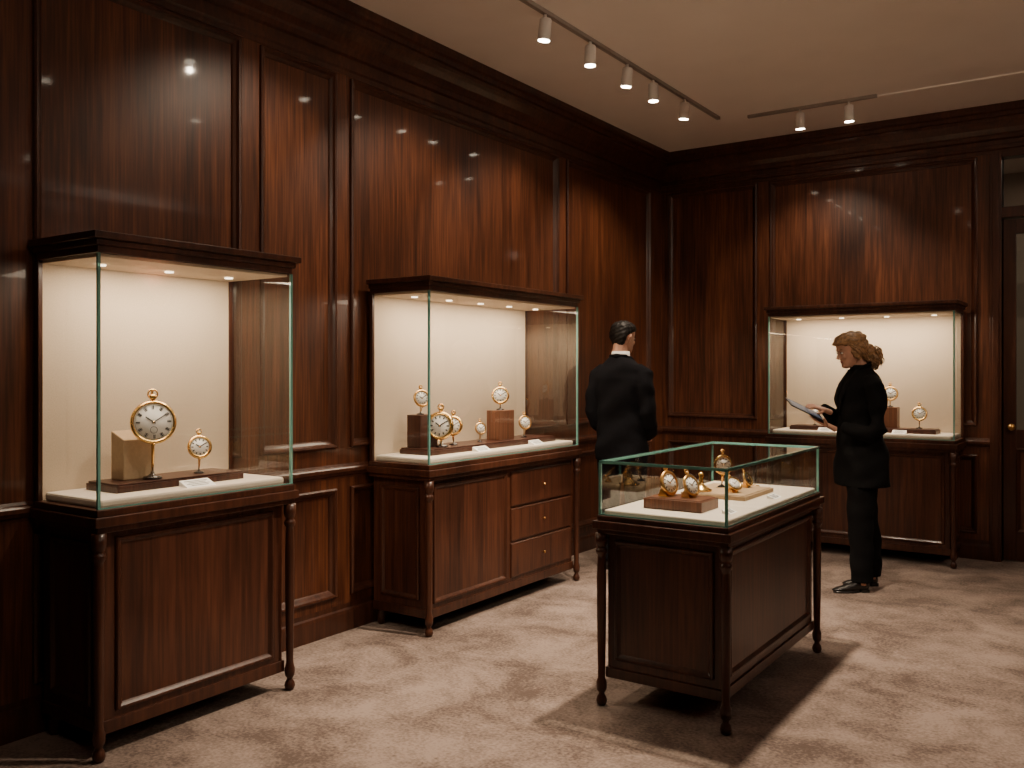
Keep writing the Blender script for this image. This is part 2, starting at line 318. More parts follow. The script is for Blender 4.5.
# ------------------------------------------------------------ display cases
COL=[(.012,0),(.020,.006),(.024,.022),(.020,.038),(.013,.048),(.013,.056),(.021,.066),(.023,.08),(.023,.10),(.018,.115),(.016,.13),(.020,.40),(.021,.60),(.018,.70),(.017,.715),(.024,.725),(.026,.735),(.024,.745),(.017,.752),(.024,.765),(.027,.78),(.027,.82)]
def column(mb,x,y,ztop,mat=None):
    k=ztop/.82; mb.lathe([(r*1.0,z*k if z>.12 else z) for r,z in COL],mat or WOODT,c=(x,y,0),seg=18)
PANC=[(0,0.0),(.0,.008),(.006,.013),(.014,.012),(.022,.004),(.03,-.002),(.05,-.002)]
def gpane(mb,pts): mb.add(pts,[(0,1,2,3)],GLASS)
def wallcase(name,loc,rot,w,d,fronts,lampW):
    e=empty(name,loc,rot); hw=w/2
    mb=MB(); i=.028
    mb.box((-hw+i,0.0,.085),(hw-i,d-i,.86),WOODC)
    mb.box((-hw+i-.008,0,.085),(hw-i+.008,d-i+.008,.135),WOODT)
    mb.box((-hw-.012,0,.845),(hw+.012,d+.012,.868),WOODT); mb.box((-hw-.026,0,.868),(hw+.026,d+.026,.905),WOODT); mb.box((-hw-.012,0,.905),(hw+.012,d+.012,.932),WOODT)
    TFt=lambda u,z,h:(u,d-i+h,z)
    for (kind,a,b_,z0,z1) in fronts:
        if kind=='panel': mb.rings_rect(PANC,a,b_,z0,z1,TFt,WOODT,WOODC)
        else:
            mb.rings_rect([(0,0),(.002,.009),(.006,.011),(.012,.011)],a,b_,z0,z1,TFt,WOODT,WOODC)
    for sgn in (1,-1):
        TS=lambda u,z,h,sgn=sgn:(sgn*(hw-i+h),u,z)
        mb.rings_rect(PANC,.06,d-.09,.18,.80,TS,WOODT,WOODC)
    mb.obj('cabinet',e,bevel=.003)
    mb=MB()
    for sx in (-1,1):
        column(mb,sx*(hw-.004),d-.004,.845)
        mb.lathe([(.016,0),(.022,.01),(.024,.04),(.018,.085),(.018,.09)],WOODT,c=(sx*(hw-.05),.04,0))
    mb.obj('turned_columns',e)
    kn=MB()
    for (kind,a,b_,z0,z1) in fronts:
        if kind=='drawer':
            Mk=Matrix.Translation(((a+b_)/2,d-i+.011,(z0+z1)/2))@Matrix.Rotation(math.radians(-90),4,'X'); kn.lathe([(.004,0),(.004,.010),(.008,.014),(.008,.018),(.003,.022)],GOLDR,M=Mk,seg=12)
    if kn.v: kn.obj('knobs',e)
    mb=MB(); mb.box((-hw+.004,0,.932),(hw-.004,.014,1.885),CREAM); mb.obj('fabric_back',e)
    mb=MB(); mb.box((-hw-.006,0,.932),(-hw+.014,.022,1.885),WOODT); mb.box((hw-.014,0,.932),(hw+.006,.022,1.885),WOODT)
    mb.box((-hw-.004,0,1.885),(hw+.004,d+.004,1.915),WOODT); mb.box((-hw-.016,0,1.912),(hw+.016,d+.016,1.935),WOODT); mb.box((-hw-.034,0,1.935),(hw+.034,d+.034,1.962),WOODT)
    mb.obj('hood',e,bevel=.003)
    mb=MB(); mb.box((-hw+.012,.018,1.872),(hw-.012,d-.012,1.884),CREAM)
    nl=max(2,int(w/.3))
    for q in range(nl):
        mb.lathe([(.018,0),(.018,.006),(.013,.006)],EMITS,c=(-hw+w*(q+.5)/nl,d*.45,1.864),seg=14)
    mb.obj('lit_ceiling',e)
    mb=MB(); mb.box((-hw+.02,.022,.932),(hw-.02,d-.02,.965),DECK); mb.obj('ivory_deck',e,bevel=.010)
    z0,z1=.934,1.884
    mb=MB(); gpane(mb,[(-hw+.005,d,z0),(hw-.005,d,z0),(hw-.005,d,z1),(-hw+.005,d,z1)])
    for sx in (-1,1): gpane(mb,[(sx*hw,.022,z0),(sx*hw,d-.005,z0),(sx*hw,d-.005,z1),(sx*hw,.022,z1)])
    mb.obj('glass_panes',e)
    mb=MB(); t=.0055
    for sx in (-1,1): mb.box((sx*hw-t,d-t,z0),(sx*hw+t,d+t,z1),EDGE)
    mb.box((-hw,d-.003,z0-.001),(hw,d+.003,z0+.004),EDGE)
    mb.obj('glass_edges',e)
    area((0,d*.62,1.862),(math.radians(-4),0,0),w-.14,.22,lampW,col=(1,.79,.58),parent=e)
    return e
XW=-3.575
wallcase('tall_display_case',(XW,2.337,0),math.radians(-90),.925,.435,[('panel',-.38,.38,.16,.82)],12.5)
wallcase('display_case',(XW,4.57,0),math.radians(-90),1.59,.435,[('panel',.02,.73,.16,.82),('drawer',-.74,-.02,.60,.82),('drawer',-.74,-.02,.385,.59),('drawer',-.74,-.02,.16,.375)],21)
wallcase('display_case',(-1.745,YB-.045,0),math.radians(180),1.37,.435,[('panel',.01,.62,.16,.82),('panel',-.62,-.01,.16,.82)],19)

# centre counter
e=empty('counter_display_case',(-1.607,4.065,0)); hw,hl=.285,.635
mb=MB(); i=.024
mb.box((-hw+i,-hl+i,.12),(hw-i,hl-i,.77),WOODC); mb.box((-hw+i-.008,-hl+i-.008,.12),(hw-i+.008,hl-i+.008,.165),WOODT)
mb.box((-hw-.01,-hl-.01,.745),(hw+.01,hl+.01,.765),WOODT); mb.box((-hw-.026,-hl-.026,.765),(hw+.026,hl+.026,.80),WOODT); mb.box((-hw-.01,-hl-.01,.80),(hw+.01,hl+.01,.822),WOODT)
for sgn in (1,-1):
    mb.rings_rect(PANC,-hl+.08,hl-.08,.20,.715,lambda u,z,h,s=sgn:(s*(hw-i+h),u,z),WOODT,WOODC)
    mb.rings_rect(PANC,-hw+.06,hw-.06,.20,.715,lambda u,z,h,s=sgn:(u,s*(hl-i+h),z),WOODT,WOODC)
mb.obj('cabinet',e,bevel=.003)
mb=MB()
for sx in (-1,1):
    for sy in (-1,1): column(mb,sx*(hw-.004),sy*(hl-.004),.745)
mb.obj('turned_columns',e)
mb=MB(); mb.box((-hw+.012,-hl+.012,.822),(hw-.012,hl-.012,.845),DECK); mb.obj('ivory_deck',e,bevel=.006)
z0,z1=.824,1.052
mb=MB()
for s in (-1,1):
    gpane(mb,[(s*hw,-hl,z0),(s*hw,hl,z0),(s*hw,hl,z1),(s*hw,-hl,z1)]); gpane(mb,[(-hw,s*hl,z0),(hw,s*hl,z0),(hw,s*hl,z1),(-hw,s*hl,z1)])
gpane(mb,[(-hw,-hl,z1),(hw,-hl,z1),(hw,hl,z1),(-hw,hl,z1)]); mb.obj('glass_panes',e)
mb=MB(); t=.0055
for sx in (-1,1):
    for sy in (-1,1): mb.box((sx*hw-t,sy*hl-t,z0),(sx*hw+t,sy*hl+t,z1),EDGE)
    mb.box((sx*hw-t,-hl,z1-.006),(sx*hw+t,hl,z1+.006),EDGE); mb.box((-hw,sx*hl-t,z1-.006),(hw,sx*hl+t,z1+.006),EDGE)
    mb.box((sx*hw-.003,-hl,z0-.001),(sx*hw+.003,hl,z0+.004),EDGE); mb.box((-hw,sx*hl-.003,z0-.001),(hw,sx*hl+.003,z0+.004),EDGE)
mb.obj('glass_edges',e)

# ------------------------------------------------------------ watches etc
def watch_geo(mb,C,yaw,tilt,R,dial=DIAL,gold=GOLD,sub=True):
    n=V((math.cos(yaw)*math.cos(tilt),math.sin(yaw)*math.cos(tilt),math.sin(tilt)))
    up=V((-math.cos(yaw)*math.sin(tilt),-math.sin(yaw)*math.sin(tilt),math.cos(tilt))); sd=up.cross(n)
    M=Matrix(((sd.x,up.x,n.x,C[0]),(sd.y,up.y,n.y,C[1]),(sd.z,up.z,n.z,C[2]),(0,0,0,1)))
    big=R>.085; ri=.85 if big else .76
    mb.lathe([(r*R,z*R) for r,z in ((0,-.24),(.5,-.23),(.8,-.17),(.95,-.08),(1.0,0),(1.0,.06),(.97,.13),(ri+.06,.16),(ri+.02,.15),(ri-.01,.10))],gold,M=M,seg=36)
    mb.lathe([(0,.10*R),(ri*R,.10*R),(ri*R,.105*R),(0,.108*R)],dial,M=M,seg=32)
    ink=INK if dial is DIAL else gold; k0=ri/.85; wi=.024 if big else .045
    for k in range(12):
        a=k*math.pi/6; Mk=M@Matrix.Rotation(-a,4,'Z'); w=wi*R
        mb.box((-w,.58*k0*R,.105*R),(w,.76*k0*R,.112*R),ink,Mk)
        if big:
            mb.box((-w*2.8,.58*R,.105*R),(-w*1.8,.76*R,.112*R),ink,Mk)
            if k%3: mb.box((w*1.8,.58*R,.105*R),(w*2.6,.76*R,.112*R),ink,Mk)
    mb.torus(.80*k0*R,.006*R,ink,M@Matrix.Translation((0,0,.108*R)),seg=28)
    for a,l,w in ((-.95,.42*k0,wi),(1.0,.62*k0,wi*.8)):
        Mk=M@Matrix.Rotation(-a,4,'Z'); mb.box((-w*R,-.1*R,.12*R),(w*R,l*R,.13*R),INK if dial is DIAL else GOLD,Mk)
    mb.lathe([(0,.11*R),(.05*R,.11*R),(.05*R,.15*R),(0,.15*R)],gold,M=M,seg=10)
    if sub: mb.torus(.15*R,.01*R,ink,M@Matrix.Translation((0,-.36*R,.112*R)),seg=18)
    Mu=M@Matrix.Rotation(math.radians(-90),4,'X')
    mb.lathe([(.10*R,.95*R),(.10*R,1.06*R),(.15*R,1.09*R),(.17*R,1.13*R),(.17*R,1.22*R),(.13*R,1.27*R),(0.02*R,1.29*R)],gold,M=Mu,seg=16)
    mb.torus(.21*R,.04*R,gold,M@Matrix.Translation((0,1.30*R,0)),seg=20)
    return M,n,up
def watch(name,C,base,yaw,R,tilt=.2,dial=DIAL,gold=GOLD,sub=False):
    mb=MB(); M,n,up=watch_geo(mb,C,yaw,tilt,R,dial,gold,sub)
    C=V(C); nh=V((math.cos(yaw),math.sin(yaw),0)); bp=C-nh*R*.30; bp.z=base
    k=R
    mb.lathe([(.42*k,0),(.44*k,.05*k),(.40*k,.12*k),(.22*k,.17*k),(.09*k,.24*k),(.07*k,.34*k)],DDIAL,c=bp,seg=20)
    top=C+up*R*1.5
    mb.tube([bp+V((0,0,.2*k)),bp+V((0,0,(C.z-base)*.5)),C-n*R*.36,C-n*R*.34+up*R*.9,top-n*.2*R,top,top+n*.05*R-up*.06*R],[.055*k]*7,gold,seg=8,ref=(math.sin(yaw),-math.cos(yaw),.01))
    q=C-up*R*1.0
    mb.tube([bp+V((0,0,.3*k)),(bp+q)*.5,q-n*.1*R-up*.03*R,q+n*.16*R-up*.02*R],[.05*k,.05*k,.05*k,.05*k],gold,seg=8,ref=(math.sin(yaw),-math.cos(yaw),.01))
    return mb.obj(name)
def block(name,a,b,mat,bev=.003):
    mb=MB(); mb.box(a,b,mat); return mb.obj(name,bevel=bev)
def plinth(name,a,b):
    mb=MB(); mb.box(a,(b[0],b[1],b[2]-.008),PLINTH); mb.box((a[0]+.006,a[1]+.006,b[2]-.008),(b[0]-.006,b[1]-.006,b[2]),PLINTH); return mb.obj(name,bevel=.002)
def card(c,yaw,w=.09,d=.05,h=.026):
    mb=MB(); M=Matrix.Translation(c)@Matrix.Rotation(yaw,4,'Z')
    mb.add([(-d/2,-w/2,h),(d/2,-w/2,.0),(d/2,w/2,0),(-d/2,w/2,h),(-d/2,-w/2,.0),(-d/2,w/2,0)],[(0,1,2,3),(0,3,5,4),(0,4,1),(3,2,5),(4,5,2,1)],CARD,M=M)
    for k in range(4):
        x=-d*.30+k*d*.18; z=h*(.5-x/d)+.0008; ww=w*(.40 if k%2==0 else .30)
        mb.add([(x,-ww,z),(x+.003,-ww,z-.0014),(x+.003,ww,z-.0014),(x,ww,z)],[(0,1,2,3)],INK,M=M)
    mb.obj('label_card')
DZ1=.965; PT=1.0
plinth('display_plinth',(-3.49,2.03,DZ1),(-3.27,2.64,PT))
mb=MB(); mb.add([(-3.46,2.12,PT),(-3.37,2.12,PT),(-3.37,2.25,PT),(-3.46,2.25,PT),(-3.46,2.12,1.20),(-3.37,2.12,1.165),(-3.37,2.25,1.165),(-3.46,2.25,1.20)],[(0,3,2,1),(4,5,6,7),(0,1,5,4),(1,2,6,5),(2,3,7,6),(3,0,4,7)],RISER); mb.obj('display_riser',bevel=.004)
watch('pocket_watch',(-3.31,2.215,1.235),PT,-.46,.090,.16,sub=True)
watch('pocket_watch',(-3.34,2.46,1.115),PT,-.42,.052,.2)
card((-3.215,2.36,DZ1),0,.14,.06)
plinth('display_plinth',(-3.49,3.93,DZ1),(-3.25,5.26,PT))
block('display_riser',(-3.46,3.96,PT),(-3.36,4.12,1.19),PLINTH)
watch('pocket_watch',(-3.40,4.02,1.285),1.19,-.4,.052,gold=GOLDR)
watch('pocket_watch',(-3.31,4.08,1.125),PT,-1.25,.084,.1,gold=GOLD)
watch('pocket_watch',(-3.35,4.25,1.115),PT,-1.15,.061,.15,gold=GOLD)
watch('pocket_watch',(-3.35,4.53,1.085),PT,-.4,.040,.15,gold=GOLDR)
block('display_riser',(-3.42,4.69,PT),(-3.32,4.86,1.19),BRWOOD)
watch('pocket_watch',(-3.365,4.765,1.285),1.19,-.9,.058,gold=GOLD)
watch('pocket_watch',(-3.33,5.0,1.10),PT,-.5,.048,gold=GOLDR)
card((-3.205,4.35,DZ1),0,.13,.05); card((-3.205,4.95,DZ1),0,.12,.05)
plinth('display_plinth',(-2.30,7.36,DZ1),(-1.86,7.56,PT)); plinth('display_plinth',(-1.72,7.36,DZ1),(-1.20,7.56,PT))
block('display_riser',(-1.60,7.44,PT),(-1.49,7.54,1.16),BRWOOD)
ya=-math.pi/2
watch('pocket_watch',(-1.545,7.47,1.265),1.16,ya+.3,.058,gold=GOLDR)
watch('pocket_watch',(-1.33,7.45,1.115),PT,ya+.3,.056,gold=GOLD)
watch('pocket_watch',(-2.12,7.45,1.10),PT,ya+.3,.042,gold=GOLDR)
card((-2.0,7.31,DZ1),ya,.11,.05); card((-1.45,7.31,DZ1),ya,.10,.05)
Z0=.845
def tray(name,a,b,mat):
    mb=MB(); mb.box(a,b,mat); mb.box((a[0]+.01,a[1]+.01,b[2]),(b[0]-.01,b[1]-.01,b[2]+.004),mat); return mb.obj(name,bevel=.003)
tray('display_plinth',(-1.76,3.58,Z0),(-1.49,3.77,Z0+.045),BRWOOD)
def lying(name,C,yaw,tilt,R,surf,dial,gold=GOLD):
    mb=MB(); M,n,up=watch_geo(mb,C,yaw,tilt,R,dial,gold,False); C=V(C)
    bpx=C-n*R*.3; q=V((bpx.x,bpx.y,surf)); h=V((math.cos(yaw),math.sin(yaw),0)); s=V((-h.y,h.x,0))*R*.45
    a=q+h*R*.5;b_=q-h*R*.5; c=bpx-up*0
    mb.add([a-s,a+s,b_+s,b_-s,c-s,c+s],[(0,1,2,3),(0,1,5,4),(2,3,4,5),(0,4,3),(1,2,5)],gold)
    return mb.obj(name)
S1=Z0+.049
lying('pocket_watch',(-1.675,3.66,S1+.058),-.25,.30,.056,S1,DIAL,GOLDR)
lying('pocket_watch',(-1.580,3.68,S1+.052),-.25,.40,.050,S1,DIAL,GOLDR)
tray('display_plinth',(-1.78,4.02,Z0),(-1.46,4.42,Z0+.020),RISER)
S2=Z0+.0245
mb=MB(); mb.lathe([(.05,0),(.052,.006),(.035,.016),(.016,.03),(.009,.05),(.012,.06),(.008,.066),(.014,.08),(.004,.09)],GOLD,c=(-1.70,4.08,S2),seg=20); mb.obj('brass_finial_stand')
watch('pocket_watch',(-1.66,4.26,S2+.112),S2,-.8,.050,.1,gold=GOLD)
lying('pocket_watch',(-1.55,4.12,S2+.040),-.5,.8,.040,S2,DIAL,GOLD)
lying('pocket_watch',(-1.56,4.33,S2+.042),-.1,.5,.038,S2,DDIAL,GOLD)
mb=MB(); 
for k in range(16):
    a=2*math.pi*k/16; mb.torus(.008,.0022,GOLD,Matrix.Translation((-1.62+.045*math.cos(a),4.53+.035*math.sin(a),Z0+.006))@Matrix.Rotation(a+math.pi/2,4,'Z')@Matrix.Rotation(math.radians(60 if k%2 else 0),4,'X'),seg=12)
mb.obj('watch_chain')
card((-1.40,3.67,Z0),-.0,.08,.04,.015); card((-1.39,4.22,Z0),0,.1,.04,.015)

# ------------------------------------------------------------ people
def ring(z,cx,a,b,seg=28,p=2.3,cy=0):
    out=[]
    for j in range(seg):
        th=2*math.pi*j/seg; c,s=math.cos(th),math.sin(th)
        out.append(V((cx+b*math.copysign(abs(c)**(2/p),c),cy+a*math.copysign(abs(s)**(2/p),s),z)))
    return out
HR=[(0,.060,.012,.018),(.04,.074,-.004,.031),(.10,.078,-.022,.042),(.18,.077,-.045,.052),(.27,.077,-.062,.060),(.36,.078,-.076,.066),(.46,.077,-.086,.070),(.53,.075,-.091,.072),(.60,.081,-.094,.074),(.70,.080,-.096,.0765),(.79,.072,-.092,.073),(.87,.057,-.080,.062),(.94,.034,-.058,.044),(.985,.010,-.032,.022)]
HAIRR=[(.16,-.032,-.066,.036),(.28,-.026,-.082,.056),(.40,-.024,-.094,.070),(.50,-.020,-.101,.0785),(.58,.008,-.105,.0815),(.65,.040,-.107,.0835),(.71,.072,-.108,.085),(.77,.087,-.108,.0855),(.84,.086,-.104,.083),(.91,.074,-.092,.073),(.975,.050,-.070,.054),(1.03,.018,-.036,.026)]
def headrings(H,src=None,g=0,sx=0,seg=26):
    out=[]
    for z,xf,xb,hwid in (src or HR):
        out.append(ring(z*H,(xf+xb)/2+sx,hwid+g,(xf-xb)/2+g,seg,2.15))
    return out
def make_head(e,M,H=.225,female=False):
    mb=MB(); mb.loft(headrings(H),SKIN,M=M)
    f=.9 if female else 1.0
    mb.tube([(.070,0,.52*H),(.084,0,.44*H),(.097*1.0,0,.365*H),(.088,0,.335*H),(.072,0,.33*H)],[(.008*f,.008),(.009*f,.009),(.0125*f,.010),(.011,.008),(.006,.006)],SKIN,M=M,ref=(0,1,0))
    mb.tube([(.066,-.035,.575*H),(.078,-.015,.575*H),(.079,.015,.575*H),(.066,.035,.575*H)],[.006,.008,.008,.006],SKIN,M=M,ref=(0,0,1))
    mb.ell((.068,0,.09*H),(.016,.018,.014),SKIN,M=M)
    for s in (-1,1):
        mb.ell((.060,s*.032,.36*H),(.018,.018,.018),SKIN,M=M)
        mb.tube([(-.008,s*.068,.33*H),(-.016,s*.077,.42*H),(-.020,s*.085,.50*H),(-.010,s*.083,.545*H),(.000,s*.073,.53*H)],[(.006,.009),(.006,.011),(.006,.013),(.006,.011),(.005,.006)],SKIN,M=M,ref=(0,1,0))
    mb.tube([(-.028,0,.28*H),(-.032,0,0),(-.045,0,-.10)],[.052,.050 if female else .055,.056 if female else .058],SKIN,M=M,ref=(0,1,0),seg=18)
    mb.obj('head',e,remesh=.0045,smoothit=3)
    fb=MB()
    for s in (-1,1):
        fb.ell((.0705,s*.031,.495*H),(.008,.013,.0065),EYEW,M=M,seg=12); fb.ell((.0765,s*.031,.492*H),(.003,.0052,.0052),INK,M=M,seg=10)
        fb.tube([(.073,s*.016,.595*H),(.079,s*.030,.61*H),(.066,s*.048,.592*H)],[.0025,.003,.0018],HAIRM if not female else HAIRW,M=M,seg=6,ref=(0,0,1))
        fb.tube([(.074,s*.019,.50*H),(.0795,s*.031,.523*H),(.067,s*.045,.50*H)],[.0016,.002,.0014],INK,M=M,seg=6,ref=(0,0,1))
    fb.tube([(.068,-.024,.228*H),(.079,-.010,.238*H),(.080,0,.234*H),(.079,.010,.238*H),(.068,.024,.228*H)],[.002,.0042,.0038,.0042,.002],LIPS,M=M,seg=8,ref=(0,0,1))
    fb.tube([(.068,-.022,.224*H),(.079,0,.205*H),(.068,.022,.224*H)],[.002,.005,.002],LIPS,M=M,seg=8,ref=(0,0,1))
    fb.obj('face_features',e)
def make_hand(e,W,F,N,S,curl,name,tcurl=.25,sc=1.0):
    W,F,N,S=V(W),V(F).normalized(),V(N),V(S)
    N=(N-F*N.dot(F)).normalized(); S0=F.cross(N); S=S0 if S0.dot(S)>0 else -S0
    mb=MB()
    P=lambda f,s,n:W+(F*f+S*s+N*n)*sc
    mb.tube([P(-.06,0,0),P(-.01,0,0),P(.02,.001,0),(P(.05,.001,0)),P(.085,0,0),P(.092,0,0)],[(.026*sc,.019*sc),(.026*sc,.018*sc),(.034*sc,.016*sc),(.040*sc,.014*sc),(.039*sc,.011*sc),(.03*sc,.008*sc)],SKIN,ref=S,seg=16)
    for off,ln,cr in ((.0295,.068,0),(.0100,.077,.03),(-.0098,.071,.06),(-.029,.055,.1)):
        p=P(.082,off,0); pts=[P(.06,off*.9,0),p]; ang=curl*.6
        for frac,c in ((.45,curl),(.31,curl),(.24,curl*.6)):
            d=F*math.cos(ang)+N*math.sin(ang); p=p+d*ln*frac*sc; pts.append(p); ang+=c+cr
        mb.tube(pts,[.0085*sc,.009*sc,.0085*sc,.0078*sc,.0062*sc],SKIN,ref=S,seg=10)
    p=P(.022,.024,.002); pts=[P(.01,.01,0),p]; a=.85
    for ln in (.034,.030,.024):
        d=(F*math.cos(a)+S*math.sin(a)+N*tcurl).normalized(); p=p+d*ln*sc; pts.append(p); a-=.28
    mb.tube(pts,[.012*sc,.013*sc,.0105*sc,.0095*sc,.0075*sc],SKIN,ref=N,seg=10)
    mb.obj(name,e,remesh=.0032,smoothit=1)
def make_shoe(e,x,y,name,L=.25,toe=0):
    mb=MB(); secs=[(-.055,.022,.055,.012),(-.045,.031,.075,.006),(-.01,.034,.088,.004),(.03,.034,.075,.004),(.07,.038,.055,.003),(.11,.041,.042,.002),(.15,.036,.034,.002),(.18,.024,.026,.002),(.195,.010,.018,.003)]
    k=L/.25; rings=[]
    for sx,w,h,zb in secs:
        r=[]
        for j in range(16):
            th=2*math.pi*j/16; c,s=math.cos(th),math.sin(th); c=math.copysign(abs(c)**.8,c); s=math.copysign(abs(s)**.75,s)
            z=zb+.012+(h-.012)*(s*.5+.5)
            r.append(V((x+sx*k,y+w*k*c,z)))
        rings.append(r)
    mb.loft(rings,SHOE)
    mb.box((x-.055*k,y-.026*k,0),(x-.0*k,y+.026*k,.022),SHOE)
    mb.loft([ring(0,x+.095*k,.036*k,.095*k,20,2.2,y),ring(.014,x+.095*k,.037*k,.096*k,20,2.2,y)],SHOE)
    mb.obj(name,e)

# ---- woman
RV=V((.824,.566,0)); face=-RV
wom=empty('woman_with_tablet',(-1.477,6.216,0),math.atan2(face.y,face.x)+.05)
mb=MB()
prof=[(.69,-.012,.205,.160),(.78,-.012,.205,.158),(.90,-.010,.195,.150),(1.0,-.005,.172,.134),(1.08,-.002,.158,.124),(1.17,.0,.163,.128),(1.26,.006,.174,.137),(1.33,.0,.182,.128),(1.385,-.008,.170,.103),(1.425,-.012,.125,.080),(1.455,-.012,.078,.064),(1.485,-.004,.060,.060)]
mb.loft([ring(z,cx,a,b_,32,2.35) for z,cx,a,b_ in prof],BLACKCL)
mb.tube([(-.01,.13,1.385),(-.015,.180,1.345),(-.03,.205,1.20),(-.03,.218,1.075),(.03,.200,1.035),(.11,.158,1.06),(.165,.12,1.083)],[.052,.062,.060,.056,.054,.046,.038],BLACKCL,ref=(0,0,1),seg=18)
mb.tube([(-.01,-.13,1.385),(-.015,-.180,1.345),(-.0,-.205,1.22),(.02,-.215,1.11),(.08,-.190,1.10),(.15,-.135,1.155),(.205,-.098,1.195)],[.052,.062,.060,.056,.054,.046,.038],BLACKCL,ref=(0,0,1),seg=18)
def folds(c):
    a=.007*math.sin(c.z*26+c.y*18+2*math.sin(c.x*9)); b_=.004*math.sin(c.z*47+c.x*25)
    return (a,b_,0)
mb.obj('jacket',wom,remesh=.010,smoothit=4,disp=folds)
mb=MB()
mb.tube([(.055,.045,1.44),(.0,.066,1.475),(-.055,.045,1.49),(-.072,0,1.495),(-.055,-.045,1.49),(.0,-.066,1.475),(.055,-.045,1.44)],[(.009,.02)]*7,BLACKCL,ref=(1,0,0),seg=10)
for s in (-1,1): mb.tube([(.045,s*.055,1.45),(.105,s*.055,1.36),(.142,s*.035,1.27),(.138,s*.005,1.15)],[(.006,.02),(.007,.034),(.007,.028),(.004,.008)],BLACKCL,ref=(1,0,0),seg=10)
mb.obj('lapels',wom)
mb=MB()
LEGS=((1,.035),(-1,-.105))
for s,ax in LEGS:
    mb.tube([(-.005,s*.06,.95),(-.005+ax*.3,s*.092,.84),(ax*.6+.004,s*.092,.66),(ax*.8+.008,s*.088,.47),(ax*.95-.008,s*.085,.30),(ax-.012,s*.085,.065)],[(.10,.125),(.098,.115),(.085,.098),(.072,.082),(.066,.076),(.058,.070)],BLACKCL,ref=(0,1,0),seg=20)
mb.ell((-.01,0,.90),(.125,.165,.12),BLACKCL)
mb.obj('trousers',wom,remesh=.010,smoothit=3,disp=lambda c:(.004*math.sin(c.z*36+c.y*15),.002*math.sin(c.z*50),0))
mb=MB()
for s,ax in LEGS: mb.tube([(ax-.012,s*.085,.12),(ax-.01,s*.085,.05)],[.034,.036],SKIN,seg=14)
mb.obj('ankles',wom)
make_shoe(wom,.035,.085,'shoe_left',.235); make_shoe(wom,-.105,-.085,'shoe_right',.235)
MH=Matrix.Translation((.035,0,1.475))@Matrix.Rotation(math.radians(16),4,'Y')
make_head(wom,MH,.222,True)
mb=MB(); mb.tube([(-.02,0,1.43),(.0,0,1.47),(.015,0,1.52)],[.052,.05,.048],SKIN,seg=18); mb.obj('neck',wom)
H=.222
mb=MB()
WH=[(z,xf+(.0 if z<.6 else .002),xb,w_) for z,xf,xb,w_ in HAIRR]
mb.loft(headrings(H,WH,.010,-.004),HAIRW,M=MH)
mb.ell((-.055,0,.55*H),(.070,.086,.090),HAIRW,M=MH); mb.ell((-.105,0,.34*H),(.052,.064,.060),HAIRW,M=MH); mb.ell((-.140,0,.12*H),(.048,.064,.060),HAIRW,M=MH)
for s in (-1,1): mb.ell((-.020,s*.066,.48*H),(.044,.020,.068),HAIRW,M=MH)
mb.obj('hair_mass',wom,remesh=.006,smoothit=2,disp=lambda c:(.004*math.sin(c.z*150+c.x*60),.004*math.sin(c.z*130+c.y*80),.003*math.sin(c.x*140)))
mb=MB()
for k in range(150):
    s=random.choice((-1,1)); t=random.random()
    st=V((.068-.05*t,s*(.004+.070*t),(.93-.30*t)*H)); pts=[];rd=[]
    en=V((-.145+random.uniform(-.035,.03),s*random.uniform(0,.055),(.12+random.uniform(-.26,.16))*H))
    ph=random.random()*6
    for q in range(11):
        u=q/10; p=st.lerp(en,u); c=V((-.014,0,.50*H)); d=p-c
        tgt=V((d.x/.110,d.y/.095,d.z/(.60*H))); L_=max(tgt.length,1e-3)
        p2=c+d/L_; w=math.sin(math.pi*min(1,u*1.2)) if u<.83 else 0
        p=p.lerp(p2,max(0,w)); am=.003+.010*u; p+=V((am*math.sin(ph+u*14),am*math.cos(ph+u*12),am*math.sin(ph*2+u*16)))
        pts.append(p); rd.append(.0042*(1-.5*abs(u-.5)))
    mb.tube(pts,rd,HAIRW,seg=6,M=MH)
for k in range(90):
    c=V((-.140+random.uniform(-.03,.03),random.uniform(-.045,.045),(.12+random.uniform(-.22,.14))*H)); a=random.random()*6.28; b_=random.uniform(-1.5,1.5); R_=random.uniform(.018,.040); pts=[]
    for q in range(9):
        aa=a+q*.5; pts.append(c+V((R_*math.cos(aa)*math.cos(b_),R_*math.cos(aa)*math.sin(b_),R_*math.sin(aa)+.004*math.sin(q*2))))
    mb.tube(pts,[.0015,.0035,.0045,.0045,.0045,.0045,.004,.003,.0012],HAIRW,seg=6,M=MH)
mb.obj('hair_strands',wom)
th=math.atan2(.12,.25); tcx=(.37,.0,1.19)
MT=Matrix.Translation(tcx)@Matrix.Rotation(-th,4,'Y')@Matrix.Rotation(math.radians(-16),4,'X')
mb=MB(); mb.box((-.125,-.092,-.004),(.125,.092,.004),TABB,MT); mb.obj('tablet_body',wom,bevel=.003)
mb=MB(); mb.box((-.108,-.075,.004),(.108,.075,.0046),SCREEN,MT)
mb.obj('tablet_screen',wom)
T=(MT.to_3x3()@V((1,0,0))); NT=(MT.to_3x3()@V((0,0,1)))
wl=MT@V((-.175,.045,-.022)); make_hand(wom,wl,T,NT,(0,1,0),.10,'hand_left',tcurl=.55,sc=.93)
wr=MT@V((-.135,-.055,.045)); make_hand(wom,wr,T*.95+V((0,.25,-.12)),-NT,(0,1,0),.28,'hand_right',tcurl=.3,sc=.93)

